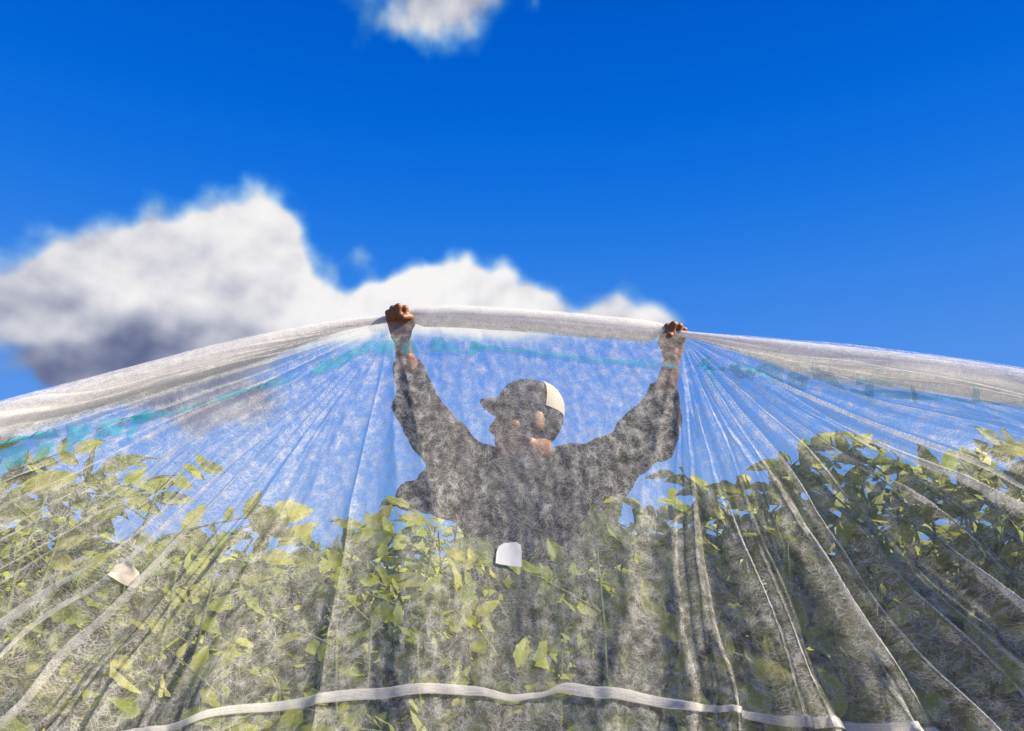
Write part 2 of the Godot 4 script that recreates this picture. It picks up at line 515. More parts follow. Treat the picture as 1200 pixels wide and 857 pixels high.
func build_print(cover: Node3D) -> void:
	var ink := StandardMaterial3D.new()
	ink.albedo_color = Color(0.02, 0.64, 0.70, 0.42)
	ink.transparency = BaseMaterial3D.TRANSPARENCY_ALPHA
	ink.roughness = 0.8
	ink.metallic_specular = 0.2
	ink.cull_mode = BaseMaterial3D.CULL_DISABLED
	ink.backlight_enabled = true
	ink.backlight = Color(0.5, 0.5, 0.5)
	M.ink = ink
	# the guide line: three lengths, broken where the letters stand
	var lines := [
		[[-0.90, 1.476], [-0.81, 1.507], [-0.63, 1.581], [-0.52, 1.634]],
		[[-0.10, 1.722], [0.05, 1.703], [0.22, 1.680], [0.42, 1.664]],
		[[0.49, 1.656], [0.535, 1.648]],
		[[0.80, 1.566], [0.90, 1.540], [1.01, 1.510], [1.12, 1.480], [1.35, 1.420], [1.7, 1.30]],
	]
	for l in lines:
		var a := []
		var b := []
		for p in l:
			a.append([p[0], p[1] + 0.006])
			b.append([p[0], p[1] - 0.006])
		part("printed_line", ink_strip(a, b), ink, cover)
	# letters and marks, each [upper line, lower line]
	var marks := [
		# blocks of the word left of the raised fist
		[[[-1.20, 1.382], [-1.10, 1.410], [-1.0, 1.448]], [[-1.20, 1.372], [-1.10, 1.398], [-1.0, 1.436]]],
		[[[-1.09, 1.396], [-1.05, 1.412]], [[-1.09, 1.362], [-1.05, 1.378]]],
		[[[-1.035, 1.420], [-1.005, 1.430]], [[-1.035, 1.392], [-1.005, 1.402]]],
		[[[-0.985, 1.458], [-0.945, 1.468]], [[-0.985, 1.412], [-0.945, 1.425]]],
		[[[-0.928, 1.48], [-0.905, 1.49], [-0.88, 1.492]], [[-0.928, 1.435], [-0.905, 1.442], [-0.88, 1.450]]],
		[[[-0.865, 1.500], [-0.835, 1.512]], [[-0.865, 1.476], [-0.835, 1.490]]],
		[[[-0.868, 1.476], [-0.856, 1.482]], [[-0.868, 1.440], [-0.856, 1.440]]],
		[[[-0.50, 1.655], [-0.43, 1.700], [-0.36, 1.742]], [[-0.50, 1.620], [-0.43, 1.662], [-0.36, 1.712]]],
		# big letters between the fists: strokes and a solid wedge
		[[[-0.35, 1.738], [-0.30, 1.742]], [[-0.36, 1.702], [-0.30, 1.700]]],
		[[[-0.275, 1.742], [-0.262, 1.742], [-0.235, 1.700]], [[-0.29, 1.700], [-0.27, 1.700], [-0.238, 1.698]]],
		[[[-0.206, 1.745], [-0.185, 1.748], [-0.128, 1.703]], [[-0.215, 1.705], [-0.19, 1.702], [-0.13, 1.700]]],
		[[[-0.108, 1.735], [-0.090, 1.733], [-0.062, 1.716]], [[-0.112, 1.690], [-0.092, 1.692], [-0.085, 1.712]]],
		# the word right of the other fist
		[[[0.470, 1.664], [0.490, 1.684], [0.506, 1.690]], [[0.470, 1.660], [0.490, 1.648], [0.506, 1.648]]],
		[[[0.494, 1.648], [0.506, 1.648]], [[0.494, 1.605], [0.506, 1.600]]],
		[[[0.545, 1.655], [0.565, 1.668], [0.595, 1.655], [0.605, 1.640]], [[0.545, 1.640], [0.565, 1.620], [0.595, 1.612], [0.605, 1.628]]],
		[[[0.612, 1.655], [0.640, 1.652], [0.668, 1.630]], [[0.612, 1.612], [0.640, 1.600], [0.668, 1.598]]],
		[[[0.676, 1.622], [0.715, 1.612]], [[0.676, 1.592], [0.715, 1.580]]],
		[[[0.722, 1.640], [0.745, 1.630], [0.795, 1.572]], [[0.730, 1.600], [0.748, 1.588], [0.795, 1.560]]],
		[[[0.812, 1.592], [0.850, 1.588], [0.885, 1.572]], [[0.812, 1.576], [0.850, 1.570], [0.885, 1.558]]],
		[[[0.828, 1.572], [0.846, 1.570]], [[0.828, 1.530], [0.846, 1.527]]],
		[[[0.915, 1.562], [0.924, 1.560]], [[0.915, 1.522], [0.924, 1.520]]],
		[[[1.022, 1.540], [1.030, 1.538]], [[1.018, 1.507], [1.034, 1.504]]],
	]
	for q in marks:
		part("printed_letter", ink_strip(q[0], q[1], 0.0045), ink, cover)
	# two white patches stuck on the cloth
	var white := mat(lin(0.90, 0.89, 0.87), 0.7, lin(0.4, 0.4, 0.4))
	M.patch = white
	var p1 := part("white_patch", ink_strip([[-0.034, 1.196], [-0.030, 1.208], [-0.018, 1.216], [0.010, 1.217], [0.019, 1.210], [0.022, 1.196]], [[-0.036, 1.172], [-0.030, 1.170], [-0.018, 1.168], [0.010, 1.164], [0.019, 1.163], [0.021, 1.163]], 0.003), white, cover)
	p1.set_meta("label", "small bright white patch with rounded upper corners stuck on the cloth")
	var cream := mat(lin(0.80, 0.73, 0.64), 0.9, lin(0.5, 0.5, 0.5))
	cream.transparency = BaseMaterial3D.TRANSPARENCY_ALPHA
	cream.albedo_color.a = 0.72
	var p2 := part("white_patch", ink_strip([[-0.812, 1.143], [-0.803, 1.156], [-0.790, 1.162], [-0.776, 1.158], [-0.768, 1.146]], [[-0.812, 1.138], [-0.803, 1.128], [-0.790, 1.121], [-0.776, 1.119], [-0.768, 1.128]], 0.0025), cream, cover)
	p2.set_meta("label", "small creamy patch between the radiating folds of the cloth")

# ---------------------------------------------------------------- bodies from joined rounded limbs

class Blob:
	var cap := []      # [a, b, ra, rb]
	var egg := []      # [centre, basis (columns: unit axes), radii]
	var cuts := []     # [point, normal, reach]
	var dents := []    # [centre, radius]
	var cell := 0.012
	var k := 0.02
	var rough := 0.0
	var rough_scale := 12.0
	var v := PackedVector3Array()
	var n := PackedVector3Array()
	var idx := PackedInt32Array()

	func limb(a: Vector3, b: Vector3, ra: float, rb: float) -> void:
		cap.append([a, b, ra, rb])

	func ball(c: Vector3, axes: Basis, radii: Vector3) -> void:
		egg.append([c, axes, radii])

	func build() -> void:
		var lo := Vector3.INF
		var hi := -Vector3.INF
		var pad := 3.0 * k + 2.5 * cell
		for c in cap:
			var r: float = maxf(c[2], c[3]) + pad
			lo = lo.min(c[0] - Vector3.ONE * r).min(c[1] - Vector3.ONE * r)
			hi = hi.max(c[0] + Vector3.ONE * r).max(c[1] + Vector3.ONE * r)
		for e in egg:
			var r: float = maxf(e[2].x, maxf(e[2].y, e[2].z)) + pad
			lo = lo.min(e[0] - Vector3.ONE * r)
			hi = hi.max(e[0] + Vector3.ONE * r)
		var nx := int((hi.x - lo.x) / cell) + 2
		var ny := int((hi.y - lo.y) / cell) + 2
		var nz := int((hi.z - lo.z) / cell) + 2
		var f := PackedFloat32Array()
		f.resize(nx * ny * nz)
		for c in cap:
			var a: Vector3 = c[0]
			var ab: Vector3 = c[1] - a
			var ra: float = c[2]
			var rb: float = c[3]
			var inv := 1.0 / maxf(ab.length_squared(), 1e-9)
			var r := maxf(ra, rb) + pad
			var i0 := ((a.min(c[1]) - Vector3.ONE * r - lo) / cell).floor()
			var i1 := ((a.max(c[1]) + Vector3.ONE * r - lo) / cell).ceil()
			for z in range(maxi(0, int(i0.z)), mini(nz, int(i1.z))):
				for y in range(maxi(0, int(i0.y)), mini(ny, int(i1.y))):
					var row := (z * ny + y) * nx
					for x in range(maxi(0, int(i0.x)), mini(nx, int(i1.x))):
						var q := lo + Vector3(x, y, z) * cell - a
						var t := clampf(q.dot(ab) * inv, 0.0, 1.0)
						var d := (q - ab * t).length() - lerpf(ra, rb, t)
						if d < pad: f[row + x] += exp(-d / k)
		for e in egg:
			var ec: Vector3 = e[0]
			var ax: Basis = e[1]
			var rr: Vector3 = e[2]
			var small := minf(rr.x, minf(rr.y, rr.z))
			var r := maxf(rr.x, maxf(rr.y, rr.z)) + pad
			var i0 := ((ec - Vector3.ONE * r - lo) / cell).floor()
			var i1 := ((ec + Vector3.ONE * r - lo) / cell).ceil()
			var turned := ax.transposed()
			for z in range(maxi(0, int(i0.z)), mini(nz, int(i1.z))):
				for y in range(maxi(0, int(i0.y)), mini(ny, int(i1.y))):
					var row := (z * ny + y) * nx
					for x in range(maxi(0, int(i0.x)), mini(nx, int(i1.x))):
						var q := turned * (lo + Vector3(x, y, z) * cell - ec)
						var s := (q / rr).length()
						var g := (q / (rr * rr)).length()
						var d := s * (s - 1.0) / maxf(g, 1e-5) if s > 0.05 else -small
						if d < pad: f[row + x] += exp(-d / k)
		var nz_ := FastNoiseLite.new()
		nz_.seed = 6; nz_.frequency = rough_scale; nz_.fractal_octaves = 2
		var far := 9.0
		for z in nz:
			for y in ny:
				for x in nx:
					var i := (z * ny + y) * nx + x
					var s := f[i]
					if s <= 1e-9:
						f[i] = far
						continue
					var d := -k * log(s)
					if absf(d) < 0.06:
						var p := lo + Vector3(x, y, z) * cell
						if rough > 0.0: d += rough * nz_.get_noise_3dv(p)
						for c in cuts:
							if p.distance_to(c[0]) < c[2]: d = maxf(d, (p - c[0]).dot(c[1]))
						for c in dents:
							var e: float = c[1] - p.distance_to(c[0])
							if e > -0.02: d = maxf(d, e * 0.8)
					else:
						for c in cuts:
							var p := lo + Vector3(x, y, z) * cell
							if p.distance_to(c[0]) < c[2]: d = maxf(d, (p - c[0]).dot(c[1]))
					f[i] = d
		# surface nets
		var ids := {}
		var off := [0, 1, nx, nx + 1, nx * ny, nx * ny + 1, nx * ny + nx, nx * ny + nx + 1]
		var at := [Vector3(0, 0, 0), Vector3(1, 0, 0), Vector3(0, 1, 0), Vector3(1, 1, 0), Vector3(0, 0, 1), Vector3(1, 0, 1), Vector3(0, 1, 1), Vector3(1, 1, 1)]
		var edges := [[0, 1], [2, 3], [4, 5], [6, 7], [0, 2], [1, 3], [4, 6], [5, 7], [0, 4], [1, 5], [2, 6], [3, 7]]
		for z in nz - 1:
			for y in ny - 1:
				for x in nx - 1:
					var i := (z * ny + y) * nx + x
					var c0 := f[i]
					if c0 > 4.0 * cell or c0 < -4.0 * cell: continue
					var neg := 0
					for o in off:
						if f[i + o] < 0.0: neg += 1
					if neg == 0 or neg == 8: continue
					var sum := Vector3.ZERO
					var cnt := 0
					for e in edges:
						var fa := f[i + off[e[0]]]
						var fb := f[i + off[e[1]]]
						if (fa < 0.0) != (fb < 0.0):
							sum += at[e[0]].lerp(at[e[1]], fa / (fa - fb))
							cnt += 1
					ids[i] = v.size()
					v.append(lo + (Vector3(x, y, z) + sum / cnt) * cell)
					var g := Vector3(
						f[i + off[1]] + f[i + off[3]] + f[i + off[5]] + f[i + off[7]] - f[i] - f[i + off[2]] - f[i + off[4]] - f[i + off[6]],
						f[i + off[2]] + f[i + off[3]] + f[i + off[6]] + f[i + off[7]] - f[i] - f[i + off[1]] - f[i + off[4]] - f[i + off[5]],
						f[i + off[4]] + f[i + off[5]] + f[i + off[6]] + f[i + off[7]] - f[i] - f[i + off[1]] - f[i + off[2]] - f[i + off[3]])
					n.append(g.normalized() if g.length() > 1e-6 else Vector3.UP)
		var sx := 1
		var sy := nx
		var sz := nx * ny
		for i in ids:
			var s0 := f[i] < 0.0
			for way in 3:
				var step: int = [sx, sy, sz][way]
				var p: int = [sy, sz, sx][way]
				var q: int = [sz, sx, sy][way]
				if (f[i + step] < 0.0) == s0: continue
				if not (ids.has(i - p) and ids.has(i - q) and ids.has(i - p - q)): continue
				var a: int = ids[i]
				var b: int = ids[i - p]
				var c: int = ids[i - p - q]
				var d: int = ids[i - q]
				if s0: idx.append_array(PackedInt32Array([a, b, c, a, c, d]))
				else: idx.append_array(PackedInt32Array([a, c, b, a, d, c]))
		# front faces run clockwise
		var wrong := 0
		for i in range(0, mini(idx.size(), 300), 3):
			if (v[idx[i + 1]] - v[idx[i]]).cross(v[idx[i + 2]] - v[idx[i]]).dot(n[idx[i]]) > 0.0: wrong += 1
			else: wrong -= 1
		if wrong > 0:
			for i in range(0, idx.size(), 3):
				var t := idx[i + 1]
				idx[i + 1] = idx[i + 2]
				idx[i + 2] = t

func join(blobs: Array) -> ArrayMesh:
	var v := PackedVector3Array()
	var n := PackedVector3Array()
	var idx := PackedInt32Array()
	for b in blobs:
		var first := v.size()
		v.append_array(b.v)
		n.append_array(b.n)
		for i in b.idx: idx.append(i + first)
	return array_mesh(v, n, PackedVector2Array(), idx)

func hand(grip: Vector3, up: Vector3, thumb: Vector3, curl: float) -> Blob:
	# a fist closed on the rolled cloth at grip; up: from wrist to knuckles, thumb: towards the thumb
	var f := up.normalized()
	var l := (thumb - f * thumb.dot(f)).normalized()
	var p := f.cross(l)
	if p.z < 0.0: p = -p
	var wrist := grip - f * 0.076 - p * 0.027
	var b := Blob.new()
	b.cell = 0.0032
	b.k = 0.0028
	b.limb(wrist - f * 0.075 - p * 0.012, wrist + f * 0.005, 0.031, 0.026)
	var side := [0.030, 0.0100, -0.0100, -0.0285]
	var knuckle := [0.080, 0.086, 0.082, 0.073]
	var one := [0.040, 0.044, 0.041, 0.033]
	var two := [0.026, 0.030, 0.027, 0.021]
	var three := [0.021, 0.023, 0.021, 0.018]
	var thick := [0.0098, 0.0102, 0.0096, 0.0086]
	for i in 4:
		var base: Vector3 = wrist + l * side[i] * 0.62 + f * 0.006
		var kn: Vector3 = wrist + l * side[i] + f * knuckle[i]
		b.limb(base, kn - p * 0.003, 0.016, 0.0125)
		var a1 := deg_to_rad(22.0 - curl + 3.0 * i)
		var a2 := deg_to_rad(-80.0 - curl)
		var a3 := deg_to_rad(-118.0 - curl)
		var q1: Vector3 = kn + (p * cos(a1) + f * sin(a1)) * one[i] * 0.92
		var q2: Vector3 = q1 + (p * cos(a2) + f * sin(a2)) * two[i]
		var q3: Vector3 = q2 + (p * cos(a3) + f * sin(a3)) * three[i]
		var r: float = thick[i]
		b.limb(kn, q1, r * 1.12, r * 1.0)
		b.limb(q1, q2, r * 1.0, r * 0.93)
		b.limb(q2, q3, r * 0.93, r * 0.82)
	b.limb(wrist + l * 0.016 + f * 0.012 + p * 0.004, wrist + l * 0.040 + f * 0.040 + p * 0.014, 0.018, 0.0125)
	b.limb(wrist + l * 0.040 + f * 0.040 + p * 0.014, wrist + l * 0.040 + f * 0.062 + p * 0.034, 0.0125, 0.0112)
	b.limb(wrist + l * 0.040 + f * 0.062 + p * 0.034, wrist + l * 0.020 + f * 0.066 + p * 0.056, 0.0112, 0.009)
	b.build()
	for i in b.v.size(): b.v[i] = grip + (b.v[i] - grip) * 0.80
	return b

func build_person() -> void:
	var man := thing("person", "person in a dark jacket and cap with both arms raised, gripping the cover", "person", Vector3(0.05, 0, -2.4))
	var o := man.position
	var skin := mat(lin(0.25, 0.105, 0.045), 0.5)
	skin.metallic_specular = 0.45
	var dark := mat(lin(0.022, 0.018, 0.017), 0.95)
	var cloth := mat(lin(0.035, 0.04, 0.055), 0.95)
	# joints
	var sa := Vector3(-0.150, 1.455, -2.37)
	var sb := Vector3(0.248, 1.455, -2.37)
	var ea := Vector3(-0.262, 1.600, -2.19)
	var eb := Vector3(0.398, 1.540, -2.18)
	var ga := GRIP_A + Vector3(0.012, 0.014, 0.008)
	var gb := GRIP_B + Vector3(-0.006, 0.010, -0.012)
	var ua := Vector3(-0.16, 0.94, 0.34)
	var ub := Vector3(0.10, 0.95, 0.30)
	var la := Vector3(1.0, 0.30, 0.0)
	var lb := Vector3(-1.0, 0.36, 0.05)
	var ha := hand(ga, ua, la, 0.0)
	var hb := hand(gb, ub, lb, 0.0)
	var wa: Vector3 = ga - ua.normalized() * 0.105 - Vector3(0, 0, 0.03)
	var wb: Vector3 = gb - ub.normalized() * 0.105 - Vector3(0, 0, 0.03)
	var pelvis := Vector3(0.05, 0.93, -2.41)
	var chest := Vector3(0.05, 1.30, -2.39)
	var neck := Vector3(0.045, 1.475, -2.385)
	# head: looks to its right, a little up
	var face := Vector3(-0.94, 0.10, 0.30).normalized()
	var right := Vector3.UP.cross(face).normalized()
	var crown := face.cross(right).normalized()
	var ax := Basis(right, crown, face)
	var hc := Vector3(0.044, 1.600, -2.345)
	var hd := Blob.new()
	hd.cell = 0.0038
	hd.k = 0.006
	var at := func(x: float, y: float, z: float) -> Vector3: return hc + ax * Vector3(x, y, z)
	hd.ball(at.call(0, 0.025, -0.012), ax, Vector3(0.073, 0.092, 0.092))
	hd.ball(at.call(0, -0.045, 0.022), ax, Vector3(0.055, 0.072, 0.060))
	hd.limb(at.call(-0.012, -0.104, 0.058), at.call(0.012, -0.104, 0.058), 0.018, 0.018)
	hd.limb(at.call(-0.045, -0.075, 0.0), at.call(-0.015, -0.104, 0.05), 0.018, 0.016)
	hd.limb(at.call(0.045, -0.075, 0.0), at.call(0.015, -0.104, 0.05), 0.018, 0.016)
	hd.limb(at.call(0, 0.005, 0.082), at.call(0, -0.035, 0.102), 0.009, 0.013)
	hd.limb(at.call(-0.012, -0.040, 0.092), at.call(0.012, -0.040, 0.092), 0.009, 0.009)
	hd.limb(at.call(-0.04, 0.024, 0.070), at.call(0.04, 0.024, 0.070), 0.012, 0.012)
	hd.ball(at.call(-0.040, -0.026, 0.052), ax, Vector3(0.024, 0.022, 0.022))
	hd.ball(at.call(0.040, -0.026, 0.052), ax, Vector3(0.024, 0.022, 0.022))
	hd.limb(at.call(-0.018, -0.064, 0.080), at.call(0.018, -0.064, 0.080), 0.007, 0.007)
	hd.limb(at.call(-0.015, -0.077, 0.078), at.call(0.015, -0.077, 0.078), 0.008, 0.008)
	for s in [-1.0, 1.0]:
		hd.ball(at.call(s * 0.077, -0.012, -0.012), ax, Vector3(0.009, 0.031, 0.019))
		hd.dents.append([at.call(s * 0.031, 0.002, 0.094), 0.017])
	hd.limb(at.call(0, -0.07, -0.03), neck, 0.054, 0.060)
	hd.build()
	var bd := Blob.new()
	bd.cell = 0.017
	bd.k = 0.02
	bd.limb(neck + Vector3(0, 0.02, 0), chest, 0.062, 0.12)
	bd.limb(chest + Vector3(-0.06, 0, 0), pelvis + Vector3(-0.05, 0, 0), 0.105, 0.10)
	bd.limb(chest + Vector3(0.06, 0, 0), pelvis + Vector3(0.05, 0, 0), 0.105, 0.10)
	bd.limb(neck + Vector3(0, -0.06, 0), sa, 0.06, 0.055)
	bd.limb(neck + Vector3(0, -0.06, 0), sb, 0.06, 0.055)
	bd.limb(sa, ea, 0.052, 0.042)
	bd.limb(sb, eb, 0.052, 0.042)
	bd.limb(ea, wa, 0.041, 0.028)
	bd.limb(eb, wb, 0.041, 0.028)
	for s in [-1.0, 1.0]:
		var hip := pelvis + Vector3(s * 0.09, -0.03, 0)
		var knee := Vector3(0.05 + s * 0.11, 0.49, -2.39)
		var ankle := Vector3(0.05 + s * 0.12, 0.09, -2.43)
		bd.limb(hip, knee, 0.085, 0.056)
		bd.limb(knee, ankle, 0.054, 0.038)
		bd.limb(ankle, ankle + Vector3(s * 0.03, -0.045, 0.15), 0.042, 0.032)
	bd.build()
	var body := part("body", join([bd, hd, ha, hb]), skin, man)
	body.position = -o
	# jacket, over the body, sleeves pushed up off the wrists
	var jk := Blob.new()
	jk.cell = 0.011
	jk.k = 0.022
	jk.rough = 0.020
	jk.rough_scale = 9.0
	var ca := ea.lerp(wa, 0.86)
	var cb := eb.lerp(wb, 0.80)
	jk.limb(neck + Vector3(0, -0.035, 0), chest, 0.088, 0.145)
	jk.limb(chest + Vector3(-0.065, 0.02, 0.01), pelvis + Vector3(-0.05, -0.02, 0.01), 0.128, 0.125)
	jk.limb(chest + Vector3(0.065, 0.02, 0.01), pelvis + Vector3(0.05, -0.02, 0.01), 0.128, 0.125)
	jk.limb(neck + Vector3(-0.03, -0.06, 0), sa, 0.080, 0.072)
	jk.limb(neck + Vector3(0.03, -0.06, 0), sb, 0.080, 0.072)
	jk.limb(sa + Vector3(0.02, -0.06, 0), sa.lerp(ea, 0.5), 0.075, 0.055)
	jk.limb(sb + Vector3(-0.02, -0.06, 0), sb.lerp(eb, 0.5) + Vector3(0, -0.02, 0), 0.080, 0.060)
	jk.limb(sa, ea, 0.072, 0.060)
	jk.limb(sb, eb, 0.075, 0.064)
	jk.limb(ea, ca.lerp(wa, 0.6), 0.059, 0.040)
	jk.limb(eb, cb.lerp(wb, 0.6), 0.062, 0.042)
	# the loose side of the open jacket, blown out under the arm
	jk.limb(Vector3(-0.10, 1.39, -2.40), Vector3(-0.25, 1.392, -2.40), 0.060, 0.036)
	jk.limb(Vector3(-0.25, 1.392, -2.40), Vector3(-0.315, 1.375, -2.39), 0.036, 0.034)
	jk.cuts.append([ca, (wa - ea).normalized(), 0.12])
	jk.cuts.append([cb, (wb - eb).normalized(), 0.12])
	jk.build()
	var jacket := part("jacket", join([jk]), dark, man)
	jacket.position = -o
	var tr := Blob.new()
	tr.cell = 0.018
	tr.k = 0.02
	tr.rough = 0.012
	tr.limb(pelvis + Vector3(-0.06, 0.0, 0), pelvis + Vector3(0.06, 0.0, 0), 0.118, 0.118)
	for s in [-1.0, 1.0]:
		var knee := Vector3(0.05 + s * 0.11, 0.49, -2.39)
		var ankle := Vector3(0.05 + s * 0.12, 0.10, -2.43)
		tr.limb(pelvis + Vector3(s * 0.09, -0.03, 0), knee, 0.10, 0.075)
		tr.limb(knee, ankle, 0.075, 0.062)
	tr.build()
	part("trousers", join([tr]), cloth, man).position = -o
	var boot_mat := mat(lin(0.03, 0.022, 0.016), 0.7)
	for s in [-1.0, 1.0]:
		var bt := Blob.new()
		bt.cell = 0.012
		bt.k = 0.012
		var ankle := Vector3(0.05 + s * 0.12, 0.12, -2.43)
		bt.limb(ankle, ankle + Vector3(0, -0.07, 0), 0.056, 0.052)
		bt.limb(ankle + Vector3(0, -0.075, 0.0), ankle + Vector3(s * 0.03, -0.078, 0.16), 0.050, 0.044)
		bt.cuts.append([Vector3(ankle.x, 0.004, ankle.z), Vector3.DOWN, 0.5])
		bt.build()
		part("boot", join([bt]), boot_mat, man).position = -o
	# short hair under the cap
	var hr := Blob.new()
	hr.cell = 0.005
	hr.k = 0.004
	hr.rough = 0.006
	hr.rough_scale = 60.0
	hr.ball(at.call(0, 0.018, -0.018), ax, Vector3(0.079, 0.094, 0.094))
	hr.cuts.append([at.call(0, 0, 0.045), (ax * Vector3(0, -0.25, 1)).normalized(), 0.4])
	hr.cuts.append([at.call(0, -0.055, 0), (ax * Vector3(0, -1, 0.2)).normalized(), 0.4])
	hr.build()
	part("hair", join([hr]), mat(lin(0.012, 0.010, 0.010), 0.9), man).position = -o
	# eyes
	var ball := SphereMesh.new()
	ball.radius = 0.0125
	ball.height = 0.025
	ball.radial_segments = 16
	ball.rings = 8
	var iris := SphereMesh.new()
	iris.radius = 0.0065
	iris.height = 0.013
	iris.radial_segments = 12
	iris.rings = 6
	for s in [-1.0, 1.0]:
		var e := part("eye", ball, mat(lin(0.6, 0.56, 0.5), 0.3), man)
		e.position = at.call(s * 0.031, 0.001, 0.075) - o
		var ir := part("iris", iris, mat(lin(0.02, 0.01, 0.006), 0.2), e)
		ir.position = ax * Vector3(0, 0, 0.0075)
	# cap: crown of six panels, bill, pale mesh panel at the back
	var cap := Node3D.new()
	cap.name = "cap"
	man.add_child(cap, true)
	cap.position = at.call(0, 0.038, -0.008) - o
	cap.basis = ax * Basis(Vector3.RIGHT, -0.10)
	cap.set_meta("label", "dark baseball cap with a pale back panel, bill turned to the side")
	part("crown", cap_shell(0.0, TAU, 0.0), mat(lin(0.022, 0.022, 0.028), 0.95), cap)
	var pale := mat(lin(0.52, 0.47, 0.40), 0.9)
	pale.backlight_enabled = true
	pale.backlight = lin(0.25, 0.25, 0.25)
	part("back_panel", cap_shell(deg_to_rad(190), deg_to_rad(350), 0.0035), pale, cap).set_meta("label", "pale cream mesh panel at the back of the cap")
	var pos := PackedVector3Array()
	var uv := PackedVector2Array()
	var n := 15
	for side in 2:
		for j in 6:
			for i in n:
				var a := lerpf(deg_to_rad(22), deg_to_rad(158), float(i) / (n - 1))
				var t := float(j) / 5.0
				if side == 1: t = 1.0 - t
				var inner := Vector3(cos(a) * 0.084, 0, sin(a) * 0.102)
				var outer := Vector3(cos(a) * 0.088, 0, sin(a) * 0.102 + 0.056 * pow(sin(a), 0.8))
				var q := inner.lerp(outer, t)
				q.y = 0.004 - 0.020 * t + 0.004 - absf(q.x) * absf(q.x) * 2.6 * t + (0.0 if side == 1 else 0.005)
				pos.append(q)
				uv.append(Vector2(q.x, q.z))
	part("bill", grid_mesh(pos, grid_normals(pos, n, 12), uv, n, 12), mat(lin(0.022, 0.022, 0.028), 0.9), cap)
	var btn := SphereMesh.new()
	btn.radius = 0.007
	btn.height = 0.008
	btn.radial_segments = 10
	btn.rings = 5
	part("button", btn, mat(lin(0.022, 0.022, 0.028), 0.9), cap).position = Vector3(0, 0.091, -0.004)

func cap_shell(a0: float, a1: float, proud: float) -> ArrayMesh:
	# angle runs round the head, 90 degrees = front
	var pos := PackedVector3Array()
	var uv := PackedVector2Array()
	var n := 49
	var rows := 12
	for j in rows:
		var t := float(j) / (rows - 1)
		var up := t * PI / 2 * (0.99 if proud == 0.0 else 0.80)
		for i in n:
			var a := lerpf(a0, a1, float(i) / (n - 1))
			var seam := 1.0 - 0.012 * pow(absf(cos(a * 3.0)), 12.0)
			var rx := (0.086 + proud) * seam
			var rz := (0.104 + proud) * seam
			var rad := pow(cos(up), 0.72)
			pos.append(Vector3(cos(a) * rx * rad, 0.004 + sin(up) * (0.088 + proud), sin(a) * rz * rad))
			uv.append(Vector2(a, up))
	var nor := grid_normals(pos, n, rows)
	for i in nor.size():
		if nor[i].dot(pos[i]) < 0.0: nor[i] = -nor[i]
	return grid_mesh(pos, nor, uv, n, rows)

# ---------------------------------------------------------------- tomato plants

var leaflet_meshes := []
var leaf_layouts := []
var leaf_meshes := []
var rachis_meshes := []
var leaf_mats := []
var flower_mesh: ArrayMesh
var stem_mat: StandardMaterial3D

func leaflet_arrays(r: RandomNumberGenerator, long: float, wide: float) -> Array:
	# a pointed blade with shallow lobes, cupped about its midrib; it runs along -z from the origin, upper face +y
	var rows := 9
	var pos := PackedVector3Array()
	var uv := PackedVector2Array()
	var cup := r.randf_range(0.15, 0.5)
	var droop := r.randf_range(0.1, 0.5)
	var twist := r.randf_range(-0.35, 0.35)
	for j in rows:
		var t := float(j) / (rows - 1)
		var w := wide * 0.5 * pow(sin(PI * pow(minf(t + 0.015, 1.0), 0.72)), 0.9) * (1.0 if j % 2 == 0 else 0.86)
		if j == rows - 1: w = 0.0006
		var drop := -droop * long * t * t * 0.6
		for i in 5:
			var s := (i - 2) / 2.0
			var back := absf(s) * 0.06 * long * (1.0 - t) * (1.0 if j % 2 == 0 else 0.4)
			var x := s * w
			var y := drop + absf(s) * w * cup * (1.0 - 0.5 * absf(s)) + twist * s * w * t + (0.02 * long * sin(t * 17.0) * s * s)
			if i == 2: y -= 0.012 * long
			pos.append(Vector3(x, y, -t * long + back))
			uv.append(Vector2(s * 0.5 + 0.5, t))
	var idx := PackedInt32Array()
	for j in rows - 1:
		for i in 4:
			var a := j * 5 + i
			idx.append_array(PackedInt32Array([a, a + 5, a + 1, a + 1, a + 5, a + 6]))
	var nor := grid_normals(pos, 5, rows)
	for i in nor.size():
		if nor[i].y < 0.0: nor[i] = -nor[i]
	return [pos, nor, uv, idx]

